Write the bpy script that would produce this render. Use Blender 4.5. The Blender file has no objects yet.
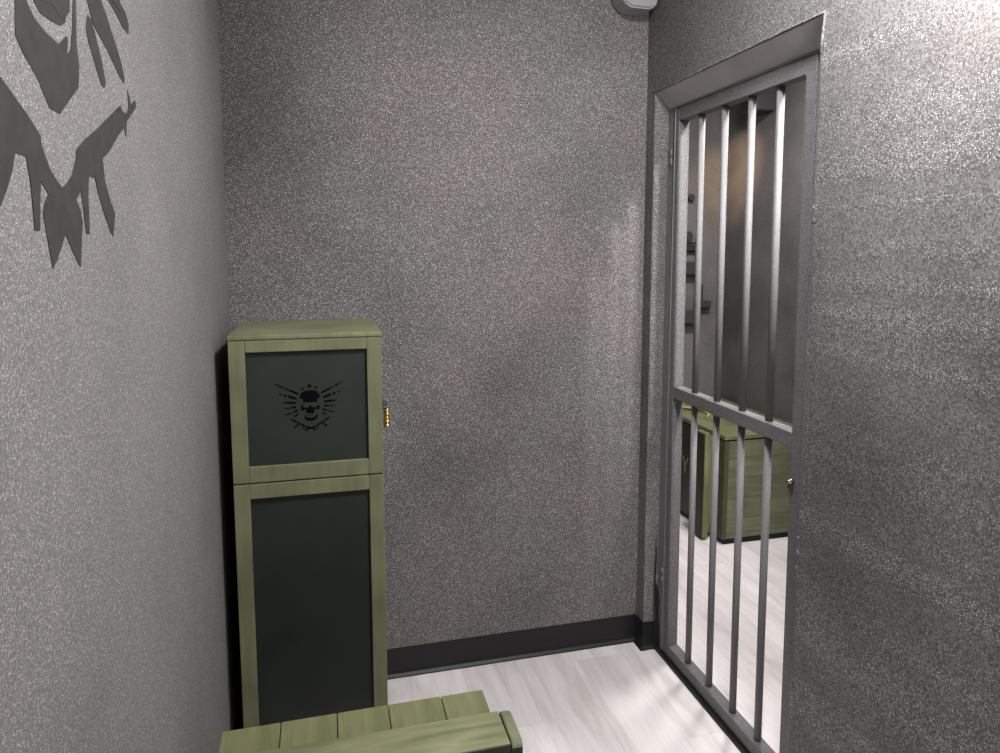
import bpy, bmesh, math, random
from mathutils import Vector, Matrix
from mathutils.geometry import tessellate_polygon
random.seed(7)
S = bpy.context.scene
COL = S.collection

# ------------------------------------------------------------------ materials
def mat(name):
    m = bpy.data.materials.new(name); m.use_nodes = True
    nt = m.node_tree; nt.nodes.clear()
    out = nt.nodes.new('ShaderNodeOutputMaterial'); b = nt.nodes.new('ShaderNodeBsdfPrincipled')
    nt.links.new(b.outputs[0], out.inputs[0])
    return m, nt, b
def N(nt, t, **kw):
    n = nt.nodes.new(t)
    for k, v in kw.items():
        if k in n.inputs: n.inputs[k].default_value = v
        else: setattr(n, k, v)
    return n
def ramp(nt, fac, stops, interp='LINEAR'):
    r = nt.nodes.new('ShaderNodeValToRGB'); r.color_ramp.interpolation = interp
    e = r.color_ramp.elements
    while len(e) < len(stops): e.new(0.5)
    for x, (p, c) in zip(e, stops):
        x.position = p; x.color = (*c, 1) if len(c) == 3 else c
    nt.links.new(fac, r.inputs[0]); return r.outputs[0]
def mixc(nt, fac, a, b, mode='MIX'):
    m = nt.nodes.new('ShaderNodeMix'); m.data_type = 'RGBA'; m.blend_type = mode
    if isinstance(fac, float): m.inputs[0].default_value = fac
    else: nt.links.new(fac, m.inputs[0])
    for i, v in ((6, a), (7, b)):
        if isinstance(v, tuple): m.inputs[i].default_value = (*v, 1)
        else: nt.links.new(v, m.inputs[i])
    return m.outputs[2]
def g(v): return (v, v, v)
def bump(nt, b, h, strength, dist):
    bp = N(nt, 'ShaderNodeBump'); bp.inputs['Strength'].default_value = strength
    bp.inputs['Distance'].default_value = dist
    nt.links.new(h, bp.inputs['Height']); nt.links.new(bp.outputs[0], b.inputs['Normal'])

def speckle(name, base, light, dark, rough=0.75, cell=260, amount=.42, smoke=.5, stretch=None, tint=None, mott=2.2, passes=()):
    """stone-effect spray paint: dark coat, dense fine pale flecks, cloudy darker passes"""
    m, nt, b = mat(name)
    tc = N(nt, 'ShaderNodeTexCoord'); co = tc.outputs['Object']
    v = N(nt, 'ShaderNodeTexVoronoi'); v.inputs['Scale'].default_value = cell
    nt.links.new(co, v.inputs['Vector'])
    # round fleck: close to cell centre, and only in some of the cells
    d = ramp(nt, v.outputs['Distance'], [(0.0, g(1)), (.36, g(.85)), (.5, g(0))])
    sep = N(nt, 'ShaderNodeSeparateColor'); nt.links.new(v.outputs['Color'], sep.inputs[0])
    sel = ramp(nt, sep.outputs[0], [(0.0, g(0)), (1 - amount - .1, g(0.05)), (1 - amount + .1, g(.45)), (1, g(1))])
    f = N(nt, 'ShaderNodeMath', operation='MULTIPLY'); nt.links.new(d, f.inputs[0]); nt.links.new(sel, f.inputs[1])
    n1 = N(nt, 'ShaderNodeTexNoise'); n1.inputs['Scale'].default_value = cell * .55; n1.inputs['Detail'].default_value = 2
    nt.links.new(co, n1.inputs['Vector'])
    grain = ramp(nt, n1.outputs[0], [(.36, dark), (.66, base)])
    n2 = N(nt, 'ShaderNodeTexNoise'); n2.inputs['Scale'].default_value = mott; n2.inputs['Detail'].default_value = 3; n2.inputs['Roughness'].default_value = .5
    nt.links.new(co, n2.inputs['Vector'])
    cloud = ramp(nt, n2.outputs[0], [(.32, g(1 - smoke)), (.55, g(1)), (.75, g(1.0))])
    c = mixc(nt, f.outputs[0], grain, light)
    c = mixc(nt, 1.0, c, cloud, 'MULTIPLY')
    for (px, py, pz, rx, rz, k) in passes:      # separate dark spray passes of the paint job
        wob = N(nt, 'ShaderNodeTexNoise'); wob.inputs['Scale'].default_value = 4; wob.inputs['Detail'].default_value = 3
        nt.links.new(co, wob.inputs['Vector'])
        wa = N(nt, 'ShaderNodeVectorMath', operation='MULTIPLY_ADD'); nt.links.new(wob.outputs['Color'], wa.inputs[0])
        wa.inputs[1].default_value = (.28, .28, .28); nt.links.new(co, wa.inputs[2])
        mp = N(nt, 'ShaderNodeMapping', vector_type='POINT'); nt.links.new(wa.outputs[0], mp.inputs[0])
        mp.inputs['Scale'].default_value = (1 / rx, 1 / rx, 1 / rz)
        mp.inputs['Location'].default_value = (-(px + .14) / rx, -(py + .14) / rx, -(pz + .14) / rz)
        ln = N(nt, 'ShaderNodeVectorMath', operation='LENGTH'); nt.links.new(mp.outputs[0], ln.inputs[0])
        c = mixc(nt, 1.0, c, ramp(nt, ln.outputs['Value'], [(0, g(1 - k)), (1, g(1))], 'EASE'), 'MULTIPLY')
    if tint:
        n3 = N(nt, 'ShaderNodeTexNoise'); n3.inputs['Scale'].default_value = 3.1; n3.inputs['Detail'].default_value = 1
        nt.links.new(co, n3.inputs['Vector'])
        c = mixc(nt, 1.0, c, ramp(nt, n3.outputs[0], [(.4, (1, 1, 1)), (.62, tint)]), 'MULTIPLY')
    nt.links.new(c, b.inputs['Base Color']); b.inputs['Roughness'].default_value = rough
    b.inputs['Specular IOR Level'].default_value = .3
    bump(nt, b, f.outputs[0], .5, .0008)
    return m

def wood(name, c1, c2, c3, axis=0, rough=.55, scale=1.0, knots=True, spec=.35):
    m, nt, b = mat(name)
    tc = N(nt, 'ShaderNodeTexCoord')
    geo = N(nt, 'ShaderNodeNewGeometry')
    off = N(nt, 'ShaderNodeVectorMath', operation='SCALE'); off.inputs['Scale'].default_value = 7.0
    cmb = N(nt, 'ShaderNodeCombineXYZ')
    for i in range(3): nt.links.new(geo.outputs['Random Per Island'], cmb.inputs[i])
    nt.links.new(cmb.outputs[0], off.inputs[0])
    add = N(nt, 'ShaderNodeVectorMath', operation='ADD')
    nt.links.new(tc.outputs['Object'], add.inputs[0]); nt.links.new(off.outputs[0], add.inputs[1])
    mp = N(nt, 'ShaderNodeMapping'); nt.links.new(add.outputs[0], mp.inputs[0])
    sc = [34 * scale] * 3; sc[axis] = 3.2 * scale; mp.inputs['Scale'].default_value = sc
    n = N(nt, 'ShaderNodeTexNoise'); n.inputs['Scale'].default_value = 1; n.inputs['Detail'].default_value = 4
    n.inputs['Distortion'].default_value = 1.1
    nt.links.new(mp.outputs[0], n.inputs['Vector'])
    c = ramp(nt, n.outputs[0], [(.28, c1), (.5, c2), (.75, c3)])
    n2 = N(nt, 'ShaderNodeTexNoise'); n2.inputs['Scale'].default_value = 6; nt.links.new(add.outputs[0], n2.inputs['Vector'])
    c = mixc(nt, 1.0, c, ramp(nt, n2.outputs[0], [(.3, g(.78)), (.65, g(1.12))]), 'MULTIPLY')
    if knots:
        mp2 = N(nt, 'ShaderNodeMapping'); nt.links.new(add.outputs[0], mp2.inputs[0])
        s2 = [14.0] * 3; s2[axis] = 6.0; mp2.inputs['Scale'].default_value = s2
        v = N(nt, 'ShaderNodeTexVoronoi'); v.inputs['Scale'].default_value = .8; nt.links.new(mp2.outputs[0], v.inputs['Vector'])
        k = ramp(nt, v.outputs['Distance'], [(0, g(.75)), (.07, g(.5)), (.13, g(0))])
        sp = N(nt, 'ShaderNodeSeparateColor'); nt.links.new(v.outputs['Color'], sp.inputs[0])
        s_ = ramp(nt, sp.outputs[0], [(.62, g(0)), (.7, g(1))])
        mm = N(nt, 'ShaderNodeMath', operation='MULTIPLY'); nt.links.new(k, mm.inputs[0]); nt.links.new(s_, mm.inputs[1])
        c = mixc(nt, mm.outputs[0], c, tuple(x * .35 for x in c1))
    nt.links.new(c, b.inputs['Base Color']); b.inputs['Roughness'].default_value = rough
    b.inputs['Specular IOR Level'].default_value = spec
    bump(nt, b, n.outputs[0], .25, .0015)
    return m

def plain(name, c, rough=.5, metal=0, spec=.5, var=.0, vs=20, bmp=0):
    m, nt, b = mat(name)
    b.inputs['Roughness'].default_value = rough; b.inputs['Metallic'].default_value = metal
    b.inputs['Specular IOR Level'].default_value = spec
    tc = N(nt, 'ShaderNodeTexCoord'); n = N(nt, 'ShaderNodeTexNoise'); n.inputs['Scale'].default_value = vs
    n.inputs['Detail'].default_value = 3
    nt.links.new(tc.outputs['Object'], n.inputs['Vector'])
    nt.links.new(ramp(nt, n.outputs[0], [(.3, tuple(x * (1 - var) for x in c)), (.7, tuple(x * (1 + var) for x in c))]), b.inputs['Base Color'])
    if bmp: bump(nt, b, n.outputs[0], bmp, .001)
    return m

M = {}
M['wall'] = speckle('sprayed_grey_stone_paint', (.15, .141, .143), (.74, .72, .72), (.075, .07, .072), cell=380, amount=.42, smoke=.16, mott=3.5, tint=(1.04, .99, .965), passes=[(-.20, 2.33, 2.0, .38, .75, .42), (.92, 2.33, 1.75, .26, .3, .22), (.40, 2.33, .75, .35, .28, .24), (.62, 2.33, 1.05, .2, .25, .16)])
M['wall_left'] = speckle('sprayed_pale_grey_stone_paint', (.20, .192, .186), (.56, .545, .53), (.12, .115, .111), cell=480, amount=.35, smoke=.16)
M['wall_near'] = speckle('sprayed_grey_stone_paint_door_wall', (.17, .162, .161), (.66, .64, .635), (.07, .066, .066), cell=400, amount=.42, smoke=.28)
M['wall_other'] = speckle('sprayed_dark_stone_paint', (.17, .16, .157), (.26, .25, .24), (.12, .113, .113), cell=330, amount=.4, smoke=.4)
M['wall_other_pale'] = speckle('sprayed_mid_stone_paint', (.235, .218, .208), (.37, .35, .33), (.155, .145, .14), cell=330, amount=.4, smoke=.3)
M['metal'] = speckle('hammered_grey_metal_paint', (.14, .134, .138), (.36, .35, .355), (.08, .076, .08), rough=.5, cell=520, amount=.5, smoke=.12)
M['bar_speckled'] = speckle('grey_bar_paint_speckled', (.17, .164, .168), (.30, .295, .30), (.13, .126, .13), rough=.6, cell=620, amount=.35, smoke=.08)
M['metal_smooth'] = plain('smooth_grey_metal_paint', (.15, .15, .154), .38, .0, .5, .12, 60)
M['bar'] = plain('grey_bar_paint', (.18, .175, .178), .42, .0, .5, .10, 90, .15)
M['lintel'] = plain('smooth_grey_lintel_paint', (.44, .43, .435), .6, 0, .4, .12, 8)
M['ceiling'] = plain('grey_ceiling_paint', (.6, .59, .58), .9, 0, .2, .08, 4)
M['rubber'] = plain('black_vinyl', (.011, .011, .013), .45, 0, .35, .15, 9)
M['black'] = plain('black_base_and_gap_shade', (.008, .008, .009), .6, 0, .3)
M['stencil'] = plain('black_stencil_paint', (.003, .003, .004), .95, 0, .05)
M['stencil_wall'] = plain('dark_grey_stencil_paint', (.035, .033, .033), .7, 0, .25, .18, 45)
M['brass'] = plain('polished_brass', (.75, .50, .18), .24, 1, .5, .08, 200)
M['steel'] = plain('bright_steel', (.62, .62, .62), .25, 1)
M['copper'] = plain('copper', (.36, .16, .09), .4, .9)
M['yellow'] = plain('yellow_letter_paint', (.36, .27, .06), .7, 0, .3, .25, 60)
M['rope'] = plain('yellow_rope', (.42, .33, .11), .8, 0, .2, .4, 160, .5)
M['fitting'] = plain('pale_grey_plastic', (.30, .30, .32), .5, 0, .4)
M['dark_grey'] = plain('dark_grey_plastic', (.055, .055, .06), .6, 0, .3)
M['dark_metal'] = plain('dark_blued_metal', (.03, .03, .034), .5, .3, .5, .2, 30)
M['olive'] = wood('olive_stained_wood', (.138, .145, .078), (.162, .170, .096), (.185, .190, .112), axis=2, knots=False, rough=.6)
M['olive_x'] = wood('olive_stained_wood_wide', (.11, .12, .058), (.165, .172, .092), (.22, .222, .138), axis=0, rough=.5)
M['olive_y'] = wood('olive_stained_wood_deep', (.10, .106, .05), (.145, .15, .074), (.185, .185, .10), axis=1, rough=.5)
M['olive_far'] = wood('olive_stained_crate_wood', (.10, .113, .062), (.135, .147, .085), (.165, .173, .105), axis=0, rough=.6)
M['olive_trim'] = wood('olive_trim_wood', (.10, .105, .045), (.15, .155, .07), (.20, .2, .1), axis=2, rough=.6, knots=False)
M['post'] = plain('dark_olive_post', (.06, .065, .035), .6, 0, .3, .2, 15)
M['batten'] = plain('brown_green_batten_shade', (.03, .028, .018), .6, 0, .3, .2, 15)
M['panel'] = plain('dark_green_panel_paint', (.016, .0205, .0165), .5, 0, .4, .16, 7, .05)
M['panel_up'] = plain('dark_green_panel_paint_upper', (.021, .026, .021), .5, 0, .4, .14, 7, .05)
M['panel_low'] = plain('dark_green_crate_front', (.02, .024, .018), .6, 0, .3, .2, 12)

def floor_mat():
    m, nt, b = mat('pale_ash_laminate')
    tc = N(nt, 'ShaderNodeTexCoord')
    sx = N(nt, 'ShaderNodeSeparateXYZ'); nt.links.new(tc.outputs['Object'], sx.inputs[0])
    def math_(op, a, bv=None):
        n = N(nt, 'ShaderNodeMath', operation=op)
        for i, v in enumerate((a, bv)):
            if v is None: continue
            if isinstance(v, (int, float)): n.inputs[i].default_value = v
            else: nt.links.new(v, n.inputs[i])
        return n.outputs[0]
    u = math_('DIVIDE', math_('ADD', sx.outputs[0], 20.0 - .053), .2)   # seams at x = .653, .853 ...
    row = math_('FLOOR', u); fx = math_('FRACT', u)
    off = math_('ADD', math_('FRACT', math_('MULTIPLY', row, .3819)), .0446)
    vv = math_('DIVIDE', math_('ADD', sx.outputs[1], 20.0), 1.22)
    v2 = math_('ADD', vv, off); fy = math_('FRACT', v2); idy = math_('FLOOR', v2)
    cb = N(nt, 'ShaderNodeCombineXYZ'); nt.links.new(row, cb.inputs[0]); nt.links.new(idy, cb.inputs[1])
    wn = N(nt, 'ShaderNodeTexWhiteNoise'); nt.links.new(cb.outputs[0], wn.inputs[0])
    ad = N(nt, 'ShaderNodeVectorMath', operation='MULTIPLY_ADD')
    nt.links.new(wn.outputs['Color'], ad.inputs[0]); ad.inputs[1].default_value = (9, 9, 9)
    nt.links.new(tc.outputs['Object'], ad.inputs[2])
    mp = N(nt, 'ShaderNodeMapping'); nt.links.new(ad.outputs[0], mp.inputs[0]); mp.inputs['Scale'].default_value = (16, 2.4, 1)
    n = N(nt, 'ShaderNodeTexNoise'); n.inputs['Scale'].default_value = 1; n.inputs['Detail'].default_value = 4; n.inputs['Distortion'].default_value = .9
    nt.links.new(mp.outputs[0], n.inputs['Vector'])
    c = ramp(nt, n.outputs[0], [(.25, (.56, .505, .495)), (.5, (.70, .655, .65)), (.75, (.77, .725, .72))])
    c = mixc(nt, 1.0, c, ramp(nt, wn.outputs['Value'], [(0, g(.93)), (1, g(1.03))]), 'MULTIPLY')
    mp3 = N(nt, 'ShaderNodeMapping'); nt.links.new(ad.outputs[0], mp3.inputs[0]); mp3.inputs['Scale'].default_value = (120, 7, 1)
    n3 = N(nt, 'ShaderNodeTexNoise'); n3.inputs['Scale'].default_value = 1; n3.inputs['Detail'].default_value = 2; nt.links.new(mp3.outputs[0], n3.inputs['Vector'])
    c = mixc(nt, 1.0, c, ramp(nt, n3.outputs[0], [(.35, g(.95)), (.6, g(1.02))]), 'MULTIPLY')
    ex = math_('MINIMUM', fx, math_('SUBTRACT', 1.0, fx)); ey = math_('MINIMUM', fy, math_('SUBTRACT', 1.0, fy))
    sm = math_('MINIMUM', math_('MULTIPLY', ex, .2), math_('MULTIPLY', ey, 1.22))
    seam = ramp(nt, math_('MULTIPLY', sm, 100.0), [(0, g(.84)), (.12, g(.92)), (.18, g(1))])
    c = mixc(nt, 1.0, c, seam, 'MULTIPLY')
    nt.links.new(c, b.inputs['Base Color']); b.inputs['Roughness'].default_value = .5
    b.inputs['Specular IOR Level'].default_value = .35
    return m
M['floor'] = floor_mat()

# ------------------------------------------------------------------ mesh helpers
class MB:
    def __init__(s): s.bm = bmesh.new()
    def box(s, x0, x1, y0, y1, z0, z1, bev=0, seg=2):
        b = bmesh.new(); bmesh.ops.create_cube(b, size=1)
        for v in b.verts:
            v.co = Vector(((x0 + x1) / 2 + v.co.x * (x1 - x0), (y0 + y1) / 2 + v.co.y * (y1 - y0), (z0 + z1) / 2 + v.co.z * (z1 - z0)))
        if bev: bmesh.ops.bevel(b, geom=b.edges[:], offset=bev, segments=seg, affect='EDGES', profile=.6)
        s._take(b); return s
    def _take(s, b, mtx=None):
        if mtx: bmesh.ops.transform(b, matrix=mtx, verts=b.verts)
        me = bpy.data.meshes.new('t'); b.to_mesh(me); b.free(); s.bm.from_mesh(me); bpy.data.meshes.remove(me)
    def cyl(s, p0, p1, r, seg=24, r2=None, bev=0):
        p0 = Vector(p0); p1 = Vector(p1); d = p1 - p0
        b = bmesh.new(); bmesh.ops.create_cone(b, cap_ends=True, segments=seg, radius1=r, radius2=r if r2 is None else r2, depth=d.length)
        if bev:
            ed = [e for e in b.edges if len(e.link_faces) == 2 and any(len(f.verts) > 4 for f in e.link_faces)]
            bmesh.ops.bevel(b, geom=ed, offset=bev, segments=2, affect='EDGES')
        for f in b.faces: f.smooth = len(f.verts) <= 4
        q = d.to_track_quat('Z', 'Y').to_matrix().to_4x4()
        s._take(b, Matrix.Translation((p0 + p1) / 2) @ q); return s
    def tube(s, pts, r, seg=12):
        pts = [Vector(p) for p in pts]; b = bmesh.new(); rings = []
        for i, p in enumerate(pts):
            t = (pts[min(i + 1, len(pts) - 1)] - pts[max(i - 1, 0)]).normalized()
            q = t.to_track_quat('Z', 'Y'); 
            rings.append([b.verts.new(p + q @ Vector((r * math.cos(a * 2 * math.pi / seg), r * math.sin(a * 2 * math.pi / seg), 0))) for a in range(seg)])
        for A_, B_ in zip(rings, rings[1:]):
            best = min(range(seg), key=lambda k: (A_[0].co - B_[k].co).length)
            for a in range(seg):
                f = b.faces.new((A_[a], A_[(a + 1) % seg], B_[(a + 1 + best) % seg], B_[(a + best) % seg])); f.smooth = True
        b.faces.new(rings[0][::-1]); b.faces.new(rings[-1]); bmesh.ops.recalc_face_normals(b, faces=b.faces[:])
        s._take(b); return s
    def prism(s, poly, fn, d0, d1, bev=0, flat=False):
        """poly of 2-D points; fn(u,v,d) -> world point; extruded from d0 to d1"""
        b = bmesh.new()
        lo = [b.verts.new(fn(u, v, d0)) for u, v in poly]; hi = [b.verts.new(fn(u, v, d1)) for u, v in poly]
        n = len(poly)
        if n > 8 or flat:
            for t in tessellate_polygon([[Vector((u, v, 0)) for u, v in poly]]):
                b.faces.new([lo[i] for i in t[::-1]]); b.faces.new([hi[i] for i in t])
        else: b.faces.new(lo[::-1]); b.faces.new(hi)
        for i in range(n): b.faces.new((lo[i], lo[(i + 1) % n], hi[(i + 1) % n], hi[i]))
        bmesh.ops.recalc_face_normals(b, faces=b.faces[:])
        if bev: bmesh.ops.bevel(b, geom=[e for e in b.edges if e.calc_face_angle(0) > .5], offset=bev, segments=2, affect='EDGES')
        s._take(b); return s
    def obj(s, name, m, parent=None, origin=(0, 0, 0), fn=None):
        if fn:
            for v in s.bm.verts: v.co = fn(v.co)
        o3 = Vector(origin)
        for v in s.bm.verts: v.co -= o3
        me = bpy.data.meshes.new(name); s.bm.to_mesh(me); s.bm.free()
        me.materials.append(M[m]); o = bpy.data.objects.new(name, me); COL.objects.link(o)
        if parent: o.parent = parent; o.location = o3 - WLOC[parent.name]
        else: o.location = o3
        WLOC[o.name] = o3
        return o
WLOC = {}
def thing(name, label, cat, loc, group=None):
    o = bpy.data.objects.new(name, None); o.empty_display_size = .05; COL.objects.link(o); o.location = loc; WLOC[o.name] = Vector(loc)
    tag(o, label, cat, group); return o
def tag(o, label, cat, group=None):
    o['label'] = label; o['category'] = cat
    if group: o['group'] = group
def struct(o): o['kind'] = 'structure'; return o

# ------------------------------------------------------------------ room numbers (metres)
XL, XR, YB = -.281, 1.143, 2.325          # left wall, door wall, back wall
XR2 = 1.262                               # far face of the door wall
D0, D1, DH = 1.431, 2.263, 2.043          # door opening
XO, YO = 2.53, 4.045                      # walls of the room beyond
YN, ZC = -1.6, 2.60

struct(MB().box(XL - .1, XO + .1, YN - .1, YO + .1, -.05, 0).obj('floor', 'floor'))
struct(MB().box(XL - .1, XO + .1, YN - .1, YO + .1, ZC, ZC + .05).obj('ceiling', 'ceiling'))
struct(MB().box(XL - .1, XL, YN, YB, 0, ZC).obj('wall_left', 'wall_left'))
WL = bpy.data.objects['wall_left']
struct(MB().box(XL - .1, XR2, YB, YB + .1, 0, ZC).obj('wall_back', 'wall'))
struct(MB().box(XL - .1, XO + .1, YN - .1, YN, 0, ZC).obj('wall_front', 'wall_left'))
# door wall: near pier with a slightly ragged plaster arris, far pier, lintel over the opening
w = MB()
b = bmesh.new(); zs = [i * DH / 60 for i in range(61)]
cols = []
for z in zs:
    j = random.uniform(-.0022, .0022); k = random.uniform(-.0015, .0015)
    c = .012 if z > DH - .02 else 0
    cols.append([b.verts.new(p) for p in ((XR, YN, z), (XR + k * .3, D0 + j - .004, z), (XR + .004, D0 + j * .4, z), (XR2, D0, z), (XR2, YN, z))])
for A_, B_ in zip(cols, cols[1:]):
    for i in range(5): b.faces.new((A_[i], A_[(i + 1) % 5], B_[(i + 1) % 5], B_[i]))
b.faces.new(cols[0][::-1]); b.faces.new(cols[-1]); bmesh.ops.recalc_face_normals(b, faces=b.faces[:])
w._take(b)
for y, z, r in ((D0, .74, .007), (D0 + .001, .70, .006), (D0, .78, .005), (D0 - .004, 1.57, .006), (D0 - .001, 1.60, .004), (D0, .33, .006), (D0 - .012, 1.97, .006)):
    b = bmesh.new(); bmesh.ops.create_icosphere(b, subdivisions=2, radius=r)
    for v in b.verts: v.co = Vector((v.co.x * .6 * random.uniform(.8, 1.2) + XR + .001, v.co.y * random.uniform(.7, 1.2) + y, v.co.z * random.uniform(.9, 1.7) + z))
    w._take(b)
w.box(XR, XR2, D1, YB, 0, DH); w.box(XR, XR2, YN, YB, DH, ZC)
struct(w.obj('wall_right', 'wall_near'))
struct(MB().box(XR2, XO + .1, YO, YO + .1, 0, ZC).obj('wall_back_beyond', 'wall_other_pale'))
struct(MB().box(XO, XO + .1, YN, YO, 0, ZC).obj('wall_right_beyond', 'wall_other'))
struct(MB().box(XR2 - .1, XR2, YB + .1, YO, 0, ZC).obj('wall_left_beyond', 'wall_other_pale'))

# vinyl skirting with a coved toe
def skirt(name, pts, inward):
    """pts: plan polyline along the wall, inward: list of outward offsets per segment corner"""
    prof = [(0, 0), (.016, 0), (.014, .004), (.007, .012), (.004, .022), (.003, .1), (.0015, .104), (0, .104)]
    b = bmesh.new(); rings = []
    for p, n in zip(pts, inward):
        rings.append([b.verts.new((p[0] + n[0] * d, p[1] + n[1] * d, z)) for d, z in prof])
    for A_, B_ in zip(rings, rings[1:]):
        for i in range(len(prof)): b.faces.new((A_[i], A_[(i + 1) % len(prof)], B_[(i + 1) % len(prof)], B_[i]))
    b.faces.new(rings[0][::-1]); b.faces.new(rings[-1]); bmesh.ops.recalc_face_normals(b, faces=b.faces[:])
    m = MB(); m._take(b); return struct(m.obj(name, 'rubber'))
skirt('baseboard_back', [(.165, YB), (XR, YB), (XR, D1), (XR + .045, D1)], [(0, -1), (-1, -1), (-1, -1), (0, -1)])
skirt('baseboard_left', [(XL, YN), (XL, YB)], [(1, 0), (1, 0)])
skirt('baseboard_right', [(XR, YN), (XR, D0 - .01)], [(-1, 0), (-1, 0)])

# sloping plaster lintel between the wall face and the gate frame
struct(MB().prism([(XR + .001, DH + .002), (1.20, 1.990), (XR2, 1.990), (XR2, DH + .002)], lambda u, v, d: (u, d, v), D0, D1).obj('trim_1', 'lintel'))
# raised lip of plaster along the lintel's upper edge
lip = MB(); pts = []
for i in range(31):
    y = D0 - .012 + i * (D1 - D0 + .012) / 30
    pts.append((XR - .0005, y, DH + .003 + random.uniform(-.0018, .0018)))
lip.tube(pts, .0034, 8); lip.tube([(XR, D0 - .010, DH + .003), (XR, D0 - .008, DH - .02), (XR, D0 - .003, DH - .06), (XR, D0 - .001, DH - .09)], .0035, 8)
struct(lip.obj('trim_2', 'wall_near'))

# ------------------------------------------------------------------ barred gate and its fixed frame
fr = MB()
fx0, fx1 = 1.197, 1.240
fr.box(fx0, fx1, D1 - .046, D1, 0, 1.99, .002); fr.box(fx0, fx1, D0, D0 + .060, 0, 1.99, .002)
fr.box(fx0, fx1, D0 + .060, D1 - .046, 1.984, 1.990)
door_frame = struct(fr.obj('trim_3', 'metal_smooth', None, (1.22, D1, 0)))
sp = MB(); sp.box(1.1945, 1.1985, D1 - .052, D1 - .047, .02, 1.985, .001)  # pale strips added to draw the edge highlight beside the leaf
sp.box(1.1945, 1.1985, D0 + .062, D0 + .066, .02, 1.985, .001)
sp.obj('highlight_strip', 'bar', door_frame, (1.2, D1, 0))
sl = MB(); sl.box(1.183, 1.262, D0, D1 - .002, 0, .012, .001); o = sl.obj('gap_shade', 'black', door_frame, (1.2, 1.8, 0)); o['label'] = 'black strip for the shaded gap under the gate'  # black strip stands in for the shade in the gap
cg = MB()
cg.prism([(0, 0), (.018, 0), (.020, .10), (.014, .135), (.017, .17), (.010, .20), (.006, .245), (0, .25)], lambda u, v, d: (XR + .046 + u * 1.0 + .0, D1 - d, v), .0005, .004)
cg.prism([(0, 0), (.006, .25), (.010, .36), (.004, .44), (0, .3)], lambda u, v, d: (XR + .040 + u, D1 - d, v + .0), .0005, .003)
cg.prism([(D1 - .001, .012), (D1 - .034, .012), (D1 - .030, .08), (D1 - .020, .15), (D1 - .024, .19), (D1 - .012, .235), (D1 - .001, .25)], lambda u, v, d: (1.197 - d, u, v), 0, .003)
o = cg.obj('corner_guard', 'dark_metal', door_frame, (1.2, D1, 0)); o['label'] = 'scraped black metal strip at the foot of the frame'

lean = lambda c: Vector((c.x, c.y + .008 * (c.z - .3), c.z))
gate = thing('barred_gate', 'closed grey metal gate with four vertical round bars and a middle rail', 'gate', (1.217, 1.86, .016))
gy0, gy1, gx0, gx1 = 1.496, 2.215, 1.197, 1.237
for nm, (y0, y1) in (('stile', (gy1 - .040, gy1)), ('stile', (gy0, gy0 + .040))):
    MB().box(gx0, gx1, y0, y1, .016, 1.982, .0025).obj(nm, 'metal', gate, (1.217, y0, .016), lean)
for z0, z1 in ((.016, .056), (.978, 1.019), (1.940, 1.982)):
    MB().box(gx0, gx1, gy0 + .041, gy1 - .041, z0, z1, .002).obj('rail', 'metal', gate, (1.217, 1.86, z0), lean)
bars = [2.061, 1.926, 1.789, 1.660]
for y in bars:
    MB().cyl((1.217, y, 1.019), (1.217, y, 1.940), .0108, 28).obj('upper_bar', 'bar_speckled', gate, (1.217, y, 1.019), lean)
for y in bars:
    MB().cyl((1.217, y, .056), (1.217, y, .978), .0108, 28).obj('lower_bar', 'bar_speckled', gate, (1.217, y, .056), lean)
for z in (1.82, .30):
    h = MB(); h.cyl((1.1935, gy1 + .004, z - .03), (1.1935, gy1 + .004, z - .001), .0035, 16, bev=.0008); h.cyl((1.1935, gy1 + .004, z + .001), (1.1935, gy1 + .004, z + .03), .0035, 16, bev=.0008)
    h.obj('hinge', 'metal_smooth', gate, (1.1935, gy1, z), lean)
lk = MB(); lk.cyl((1.197, 1.527, .893), (1.183, 1.527, .893), .007, 20, bev=.0015); lk.cyl((1.183, 1.527, .893), (1.180, 1.527, .893), .0055, 20, .004)
lock = lk.obj('lock_cylinder', 'steel', gate, (1.19, 1.527, .893)); lock['label'] = 'pale round metal lock knob'
t_ = MB(); t_.box(1.190, 1.197, 1.522, 1.541, .866, .885, .003); t_.cyl((1.190, 1.535, .872), (1.186, 1.535, .872), .004, 16, bev=.001)
t_.obj('latch_tongue', 'copper', gate, (1.19, 1.53, .87))['label'] = 'copper-coloured latch below the knob'

# ------------------------------------------------------------------ skull stencils
def mirror(poly, c): return [(2 * c - u, v) for u, v in poly][::-1]
CAB = []   # stencil in its own units (1 unit = 1/10.756 of the emblem sheet), centre 478
CAB += [[(400,225),(430,214),(480,210),(530,214),(555,225),(583,262),(590,290),(575,305),(560,290),(556,345),(520,338),(480,345),(440,338),(404,345),(398,290),(378,305),(368,285),(375,255)],
        [(480,372),(505,395),(535,402),(562,380),(582,372),(582,420),(560,425),(540,412),(525,425),(524,452),(505,466),(480,460),(455,466),(436,452),(432,425),(415,412),(400,430),(380,430),(380,378),(398,350),(404,390),(430,402),(455,395)],
        [(412,470),(425,492),(440,505),(480,514),(522,505),(540,492),(550,465),(560,490),(548,520),(520,540),(480,549),(435,540),(414,515)],
        [(440,480),(452,476),(456,490),(446,492)], [(470,480),(486,480),(486,496),(472,496)], [(502,478),(516,478),(512,492),(502,494)],
        [(455,150),(478,145),(500,158),(496,178),(470,182),(452,172)], [(385,185),(405,175),(416,188),(402,204),(385,200)], [(532,172),(552,166),(562,182),(550,198),(532,192)]]
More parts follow.
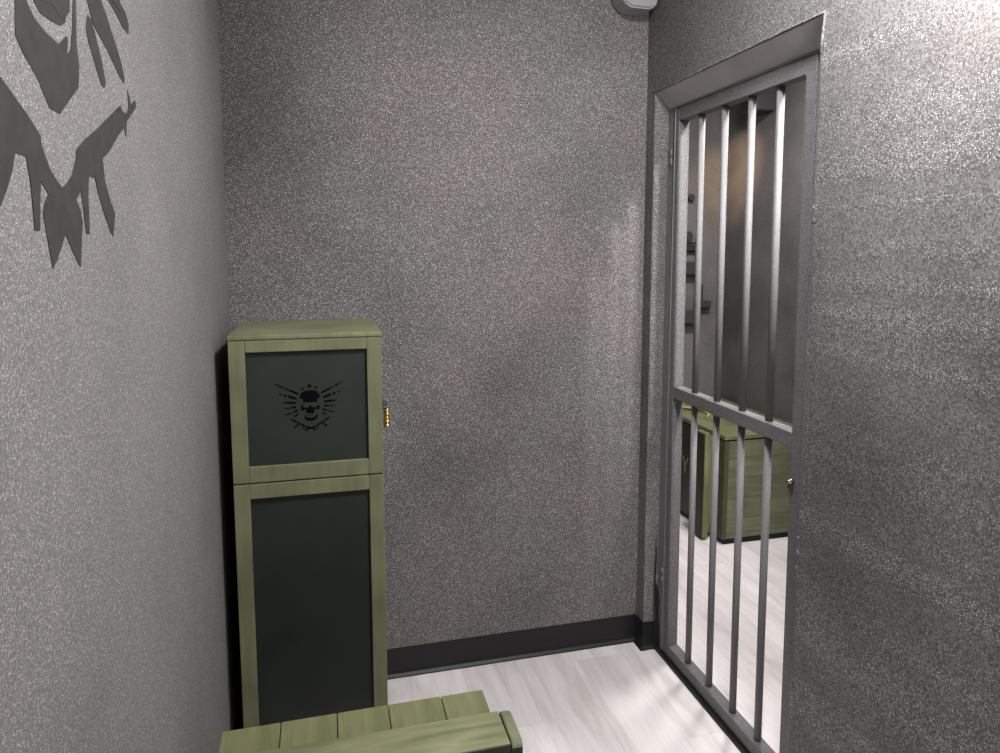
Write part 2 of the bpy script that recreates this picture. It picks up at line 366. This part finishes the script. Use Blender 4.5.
RW = [[(598,236),(700,188),(708,206),(606,256)], [(710,186),(735,176),(740,190),(715,203)], [(748,168),(850,120),(846,132),(755,184)],
      [(618,288),(706,250),(714,280),(626,308)], [(725,250),(760,242),(766,262),(730,270)], [(780,236),(822,228),(800,248),(782,252)],
      [(630,330),(715,324),(790,328),(718,346),(634,352)], [(630,374),(690,384),(692,400),(634,398)], [(704,386),(772,394),(704,402)],
      [(616,412),(668,430),(662,446),(612,434)], [(675,438),(746,460),(736,469),(678,452)], [(602,452),(656,480),(648,494),(610,474)],
      [(545,590),(560,578),(600,560),(640,535),(680,508),(692,520),(650,548),(600,575),(575,590),(548,606)], [(600,575),(620,572),(662,606),(650,618)],
      [(548,598),(562,594),(556,640),(546,640)], [(478,612),(500,610),(530,596),(545,606),(512,628),(534,640),(530,664),(506,640),(478,632)]]
CAB += RW + [mirror(p, 478) for p in RW]
WC = .894
JAW = [(0.797, 1.742), (0.792, 1.707), (0.81, 1.694), (0.842, 1.678), (0.871, 1.653), (0.902, 1.653), (0.973, 1.698), (0.981, 1.726), (0.976, 1.749), (0.983, 1.803), (.983, 1.86), (.972, 1.86), (0.972, 1.8), (0.962, 1.764), (0.953, 1.738), (0.939, 1.726), (0.945, 1.749), (0.94, 1.749), (0.913, 1.732), (0.872, 1.734), (0.843, 1.74), (0.826, 1.751), (.816, 1.78), (.812, 1.86), (.797, 1.86)]
TEETH = [(0.844, 1.757), (0.862, 1.75), (0.892, 1.751), (0.923, 1.755), (0.94, 1.764), (0.953, 1.793), (.95, 1.82), (.90, 1.835), (.85, 1.82), (.838, 1.785)]
WA = [(1.027, 1.8), (1.016, 1.781), (1.024, 1.765), (1.053, 1.737), (1.071, 1.722), (1.083, 1.721), (1.091, 1.729), (1.081, 1.751), (1.058, 1.781), (1.042, 1.798)]
WB = [(1.01, 1.85), (1.023, 1.825), (1.035, 1.809), (1.049, 1.795), (1.112, 1.776), (1.163, 1.756), (1.187, 1.75), (1.194, 1.76), (1.17, 1.786), (1.136, 1.809), (1.113, 1.827), (1.09, 1.839), (1.04, 1.86)]
WCp = [(1.08, 1.88), (1.10, 1.865), (1.127, 1.851), (1.162, 1.845), (1.2, 1.835), (1.231, 1.835), (1.235, 1.851), (1.216, 1.865), (1.182, 1.87), (1.11, 1.895)]
RIF = [(WC, 1.57), (0.907, 1.575), (0.93, 1.588), (0.948, 1.61), (0.949, 1.619), (0.98, 1.635), (1.046, 1.662), (1.097, 1.685), (1.16, 1.713), (1.169, 1.706), (1.193, 1.707), (1.207, 1.719), (1.205, 1.745), (1.217, 1.736), (1.223, 1.726), (1.248, 1.738), (1.255, 1.729), (1.191, 1.695), (1.182, 1.669), (1.174, 1.683), (1.144, 1.669), (1.115, 1.652), (1.087, 1.636), (1.055, 1.623), (1.058, 1.597), (1.074, 1.574), (1.1, 1.551), (1.084, 1.519), (1.071, 1.526), (1.042, 1.555), (1.024, 1.577), (1.017, 1.593), (0.991, 1.593), (0.984, 1.567), (0.982, 1.536), (0.982, 1.52), (0.968, 1.52), (0.963, 1.548), (0.957, 1.572), (0.938, 1.560), (0.952, 1.547), (0.956, 1.535), (0.939, 1.48), (0.925, 1.489), (0.899, 1.513), (WC, 1.518)]
up = lambda u, v: (WC + (u - 478) * .00138, 1.65 + (548 - v) * .00138)
WALLP = [JAW, TEETH] + [p for q in (WA, WB, WCp, RIF) for p in (q, mirror(q, WC))]
for p in (CAB[0], CAB[1]): WALLP.append([up(u, v + 0) for u, v in p])
for p in CAB[6:9]: WALLP.append([up(u, v) for u, v in p])
for p in RW[:8]:
    q = [up(u, v) for u, v in p]; WALLP += [q, mirror(q, WC)]
e = MB()
for i, p in enumerate(WALLP): e.prism(p, lambda u, v, d: (XL + d, u, v), -.001, .0006 + i * .00003, flat=True)
em = e.obj('skull_stencil', 'stencil_wall', WL, (XL, WC, 1.6)); em['label'] = 'large dark skull and crossed rifles stencil painted on the pale wall'

# ------------------------------------------------------------------ tall two-door cabinet
cx0, cx1, cy0, cy1, cz = -.242, .158, 1.925, 2.318, 1.262
cab = thing('storage_cabinet', 'tall narrow olive wooden cabinet with dark green panels standing in the corner', 'cabinet', ((cx0 + cx1) / 2, (cy0 + cy1) / 2, 0))
MB().box(cx0, cx1, cy0 + .021, cy1, 0, cz, .002).obj('carcass', 'olive', cab, ((cx0 + cx1) / 2, cy1, 0))
MB().box(cx0 - .002, cx1 + .002, cy0 - .002, cy1, cz + .0005, cz + .013, .003).obj('top_board', 'olive', cab, ((cx0 + cx1) / 2, cy1, cz))
def door(z0, z1, pz0, pz1, pm):
    px0, px1 = -.201, .118
    m = MB()
    m.box(cx0, px0, cy0, cy0 + .020, z0, z1, .0018); m.box(px1, cx1, cy0, cy0 + .020, z0, z1, .0018)
    m.box(px0 + .0004, px1 - .0004, cy0, cy0 + .020, pz1, z1, .0018); m.box(px0 + .0004, px1 - .0004, cy0, cy0 + .020, z0, pz0, .0018)
    d = m.obj('door', 'olive', cab, (cx0, cy0, z0))
    p = MB().box(px0 - .004, px1 + .004, cy0 + .011, cy0 + .018, pz0 - .004, pz1 + .004, .0005).obj('door_panel', pm, d, ((px0 + px1) / 2, cy0, z0))
    p['label'] = 'dark green recessed panel'
    return d
du = door(.873, cz - .001, .916, 1.229, 'panel_up')
dl = door(.012, .869, .10, .828, 'panel')
e = MB()
kx = lambda u, v, d: (-.2495 + (265 + u / 10.756 - 228) * .002604 , cy0 + .011 - d, 1.2625 - (370 + v / 10.756 - 337) * .002745)
for i, p in enumerate(CAB): e.prism(p, kx, -.001, .0004 + i * .00001, flat=True)
em = e.obj('skull_stencil', 'stencil', dl if False else du, (-.04, cy0 + .011, 1.08)); em['label'] = 'small black winged skull stencil'
hs = MB(); hs.box(cx1 + .0002, cx1 + .003, cy0 + .004, cy0 + .05, 1.055, 1.085, .001)
hs.tube([(cx1 + .002, cy0 + .012 + .0, 1.066), (cx1 + .011, cy0 + .012, 1.066), (cx1 + .014, cy0 + .012, 1.070), (cx1 + .011, cy0 + .012, 1.075), (cx1 + .002, cy0 + .012, 1.075)], .0022, 8)
hs.obj('hasp', 'dark_metal', cab, (cx1, cy0, 1.07))
# combination padlock hanging on the hasp
px_, py_ = cx1 + .0125, cy0 + .010
pad = thing('padlock', 'small brass combination padlock hanging on the side of the tall cabinet', 'padlock', (px_, py_, 1.000))
pb = MB()
pb.cyl((px_, py_, 1.046), (px_, py_, 1.058), .0088, 24, bev=.002)
pb.cyl((px_, py_, 1.002), (px_, py_, 1.014), .0088, 24, bev=.002)
pb.cyl((px_, py_, 1.003), (px_, py_, 1.057), .0062, 20)
pb.obj('lock_body', 'brass', pad, (px_, py_, 1.0))
for i in range(3):
    z = 1.016 + i * .0102
    MB().cyl((px_, py_, z), (px_, py_, z + .0084), .0085, 20, bev=.0016).obj('number_dial', 'brass', pad, (px_, py_, z))
sh = []
for i in range(13):
    a = math.pi * i / 12; sh.append((px_ , py_ - .006 * math.cos(a), 1.074 + .007 * math.sin(a)))
MB().tube([(px_, py_ - .006, 1.055)] + sh + [(px_, py_ + .006, 1.055)], .0019, 10).obj('shackle', 'steel', pad, (px_, py_, 1.06))['label'] = 'steel shackle'

# ------------------------------------------------------------------ low crate in the foreground
zt = .420
near = thing('ammunition_crate', 'low olive plank-topped crate in front of the tall cabinet', 'crate', (.06, 1.42, 0))
x0, x1 = -.243, .361
c = MB()
c.box(x0, x1, 1.335, 1.352, .0, zt - .020, .002)       # front sheet
c.obj('front_panel', 'panel_low', near, (.06, 1.335, 0))['label'] = 'dark green front panel'
c = MB(); c.box(x0, x0 + .018, 1.353, 1.56, 0, zt - .020, .002); c.box(x1 - .018, x1, 1.353, 1.56, 0, zt - .020, .002)
c.box(x0 + .019, x1 - .019, 1.542, 1.56, 0, zt - .020, .002); c.box(x0 + .019, x1 - .019, 1.353, 1.541, .01, .028)
c.obj('crate_body', 'olive_x', near, (.06, 1.5, 0))
seams = [x0, -.115, .010, .128, .256, x1]
for a, b_ in zip(seams, seams[1:]):
    MB().box(a + .0009, b_ - .0009, 1.352, 1.566 + random.uniform(-.001, .001), zt - .0195, zt + random.uniform(-.0008, .0008), .0028).obj('lid_plank', 'olive_y', near, (a, 1.45, zt))
fb = MB().box(x0 - .004, x1 + .006, 1.327, 1.437, zt + .002, zt + .031, .003).obj('front_batten', 'olive_x', near, (.06, 1.38, zt)); fb['label'] = 'long pale olive board along the lid front'
MB().box(x0 - .002, x1 + .004, 1.3250, 1.3266, zt + .0035, zt + .0285, .0004).obj('painted_edge', 'panel_low', fb, (.06, 1.326, zt))['label'] = 'dark green painted edge'
prof = [(1.322, .330), (1.322, zt + .026), (1.330, zt + .034), (1.40, zt + .036), (1.425, zt + .034), (1.436, zt + .028), (1.440, zt + .01), (1.440, .330)]
for xa, xb in ((x1 + .0085, x1 + .032), (x0 - .030, x0 - .006)):
    ec = MB().prism(prof, lambda u, v, d: (d, u, v), xa, xb, .002).obj('end_cleat', 'olive_far', near, (xa, 1.38, .34))
    MB().box(xa + .001, xb - .001, 1.3200, 1.3216, .332, zt + .023, .0004).obj('painted_edge', 'panel_low', ec, (xa, 1.321, .34))['label'] = 'dark green painted edge'

# ------------------------------------------------------------------ big crate beyond the gate
bx0, bx1, by0, by1 = 1.945, 2.432, 3.0, 3.92
far = thing('supply_crate', 'large olive plank crate with yellow lettering seen through the barred gate', 'crate', ((bx0 + bx1) / 2, 3.45, 0))
MB().box(bx0 + .012, bx1 - .012, by0 + .012, by1 - .012, 0, .030).obj('base', 'black', far, (2.2, 3.45, 0))['label'] = 'black base'
zz = [.031, .060, .140, .245, .350, .448, .541]
m = MB()
for a, b_ in zip(zz, zz[1:]): m.box(bx0 + .024, bx1, by0 + random.uniform(0, .001), by0 + .02, a + .0009, b_ - .0009, .0015)
m.obj('end_planks', 'olive_far', far, (2.2, by0, 0))
MB().box(bx0 - .002, bx0 + .023, by0 - .001, by0 + .045, .031, .541, .002).obj('corner_post', 'post', far, (bx0, by0, 0))
m = MB(); m.box(bx0, bx0 + .012, by0 + .046, by1, .031, .541)
m.box(bx0 + .013, bx1, by1 - .02, by1, .031, .541); m.box(bx1 - .012, bx1, by0 + .021, by1 - .021, .031, .541)
side = m.obj('side_panel', 'panel', far, (bx0, 3.45, 0)); side['label'] = 'dark green long side'
for ya in (3.078, 3.72):
    m = MB(); m.box(1.879, 1.912, ya, ya + .095, .012, .566, .002); m.box(1.9125, bx0 - .0005, ya + .022, ya + .08, .03, .544)
    bt = m.obj('side_batten', 'olive_trim', far, (1.9, ya, 0))
    MB().box(1.8755, 1.8785, ya + .002, ya + .093, .016, .560, .0005).obj('shaded_face', 'batten', bt, (1.9, ya, 0))['label'] = 'dark plate with the shade of the side face in its colour'  # dark plate: shade of the side face put into its colour
m = MB()
for k in range(4):
    a = bx0 - .004 + k * (bx1 - bx0 + .006) / 4; m.box(a + .0007, a + (bx1 - bx0 + .006) / 4 - .0007, by0, by1 + .006, .549, .570, .003)
m.obj('lid', 'olive_y', far, (2.2, 3.45, .545))
# the letter that closes the word on its side
yc, zb, zt_, hw, st = 3.385, .262, .352, .034, .011
Y_ = [(-hw, zt_), (-hw + st, zt_), (0, .312), (hw - st, zt_), (hw, zt_), (st / 2, .300), (st / 2, zb), (-st / 2, zb), (-st / 2, .300)]
m = MB(); m.prism([(yc - u, v) for u, v in Y_], lambda u, v, d: (bx0 - d, u, v), -.001, .0008)
m.obj('letter_y', 'yellow', side, (bx0, yc, .3))['label'] = 'yellow painted letter Y'
# yellow cord lying on the lid
m = MB(); pts = []
for i in range(40):
    t = i / 39; pts.append((2.06 + .045 * math.sin(t * 5.0) + .02 * t, 3.36 + .34 * t, (.5775) + .002 * math.sin(t * 40)))
m.tube(pts, .006, 10)
pts = [(2.065 + .05 * math.sin(.6 + t / 19 * 4.2), 3.40 + .24 * t / 19, .5785 + .009 * math.sin(math.pi * t / 19)) for t in range(20)]
m.tube(pts, .0065, 10)
r_ = m.obj('rope', 'rope', None, (2.08, 3.5, .568)); tag(r_, 'yellow rope lying on the lid of the crate beyond the gate', 'rope')

# ------------------------------------------------------------------ things on the walls
# dark pipe rack with boxes on the pale wall beyond the gate
yw = YO
rk = thing('wall_rack', 'dark metal rack of pipes and boxes on the wall beyond the gate', 'rack', (2.33, yw, 1.04))
m = MB(); m.tube([(2.352, yw - .03, 1.27), (2.352, yw - .03, 1.60)], .010, 12); m.obj('upright', 'dark_grey', rk, (2.35, yw, 1.27))
m = MB(); m.tube([(2.12, yw - .03, 1.503), (2.345, yw - .03, 1.503)], .013, 12); m.tube([(2.12, yw - .03, 1.545), (2.345, yw - .03, 1.545)], .007, 12); m.obj('crossbar', 'dark_grey', rk, (2.3, yw, 1.5))
m = MB(); m.box(2.16, 2.345, yw - .07, yw - .001, 1.345, 1.425, .004); m.obj('equipment_box', 'dark_grey', rk, (2.3, yw, 1.38))
m = MB(); m.box(2.14, 2.345, yw - .07, yw - .001, 1.03, 1.115, .004); m.obj('equipment_box', 'dark_grey', rk, (2.3, yw, 1.07))
m = MB(); m.box(2.380, 2.402, yw - .03, yw - .001, 1.14, 1.275, .003); m.box(2.35, 2.452, yw - .05, yw - .001, 1.128, 1.172, .003); m.obj('bracket', 'dark_grey', rk, (2.4, yw, 1.15))
for x, z, r in ((2.30, 1.832, .022), (2.285, 1.585, .034)):
    m = MB(); m.cyl((x, yw, z), (x, yw - .018, z), r * .6, 20, bev=.002); m.cyl((x, yw - .018, z), (x, yw - .035, z), r, 20, bev=.004)
    m.obj('round_flange', 'dark_grey', rk, (x, yw, z))
# dark unit hung high on the wall beyond
m = MB(); m.box(XO - .12, XO - .001, 3.52, 3.67, 2.290, 2.52, .006)
un = thing('wall_speaker', 'dark box unit mounted high on the wall seen between the gate bars', 'speaker', (XO, 3.65, 2.30))
m.obj('cabinet_shell', 'dark_grey', un, (XO, 3.65, 2.3))
m = MB(); m.box(XO - .124, XO - .1205, 3.53, 3.66, 2.30, 2.51, .001); m.obj('grille', 'dark_metal', un, (XO, 3.65, 2.4))
m = MB(); m.box(XO - .10, XO - .001, 3.57, 3.62, 2.5205, 2.56, .003); m.obj('bracket', 'dark_metal', un, (XO, 3.65, 2.54))
# rounded grey fitting in the corner under the ceiling
m = MB(); m.prism([(.985, 2.46), (.995, 2.36), (1.012, 2.328), (1.04, 2.314), (1.10, 2.313), (1.128, 2.322), (1.139, 2.36), (1.139, 2.46)], lambda u, v, d: (u, YB - d, v), .001, .085, .006)
hd = thing('wall_sensor', 'rounded grey plastic housing high in the corner beside the gate', 'sensor', (1.06, YB, 2.31))
m.obj('housing', 'fitting', hd, (1.06, YB, 2.4))
m = MB(); m.cyl((1.065, YB - .04, 2.46), (1.065, YB - .04, ZC - .002), .012, 16); m.obj('mounting_tube', 'fitting', hd, (1.065, YB - .04, 2.46))

# ------------------------------------------------------------------ lights
def lamp(kind, loc, power, color, size, target=None, **kw):
    l = bpy.data.lights.new('lamp', kind); l.energy = power; l.color = color
    if kind == 'AREA': l.shape = 'DISK'; l.size = size
    else: l.shadow_soft_size = size
    for k, v in kw.items(): setattr(l, k, v)
    o = bpy.data.objects.new('lamp_or_fill', l); COL.objects.link(o); o.location = loc
    if target: o.rotation_euler = (Vector(target) - Vector(loc)).to_track_quat('-Z', 'Y').to_euler()
    return o
lamp('POINT', (.66, -.30, 2.18), 15, (.99, .985, 1), .05)
lamp('AREA', (.74, .95, 2.585), 50, (.99, .985, 1), .26, (.74, .95, 0))  # added overhead fill that lifts the floor, no fixture known
lamp('POINT', (1.00, .86, 2.12), 21, (1, .925, .85), .05)
lamp('POINT', (1.50, .75, 2.42), 42, (1, .965, .945), .06)
lamp('SPOT', (1.50, .78, 2.44), 215, (1, .965, .945), .06, (1.22, 2.05, 1.62), spot_size=math.radians(58), spot_blend=1)  # added unseen spot that brightens the gate's side faces
lamp('AREA', (1.90, 2.55, 2.585), 40, (1, .975, .965), .3, (1.90, 2.55, 0))  # added unseen fill for the floor and upper walls beyond
lamp('SPOT', (1.75, 3.2, 2.56), 85, (1, .68, .38), .03, (XO, 3.90, 1.95), spot_size=math.radians(28), spot_blend=1)

wd = bpy.data.worlds.new('dim_interior'); S.world = wd; wd.use_nodes = True
wd.node_tree.nodes['Background'].inputs[0].default_value = (.5, .5, .52, 1); wd.node_tree.nodes['Background'].inputs[1].default_value = .02

# ------------------------------------------------------------------ camera
f_px, cxp, cyp = 692.0, 500.0, 323.0
pitch = math.atan(73 / 692); th = math.atan(180 / 695.8)
fw = Vector((math.sin(th) * math.cos(pitch), math.cos(th) * math.cos(pitch), -math.sin(pitch)))
cd = bpy.data.cameras.new('camera'); cam = bpy.data.objects.new('camera', cd); COL.objects.link(cam)
cam.location = (0, 0, 1.5); cam.rotation_euler = fw.to_track_quat('-Z', 'Y').to_euler()
cd.sensor_fit = 'HORIZONTAL'; cd.sensor_width = 36; cd.lens = 36 * f_px / 1000
cd.shift_x = 0; cd.shift_y = -(376.5 - cyp) / 1000
cd.clip_start = .01
S.camera = cam
vs = S.view_settings; S.display_settings.display_device = 'sRGB'
vs.view_transform = 'Standard'; vs.look = 'None'; vs.gamma = 1; vs.use_curve_mapping = False; vs.exposure = 0
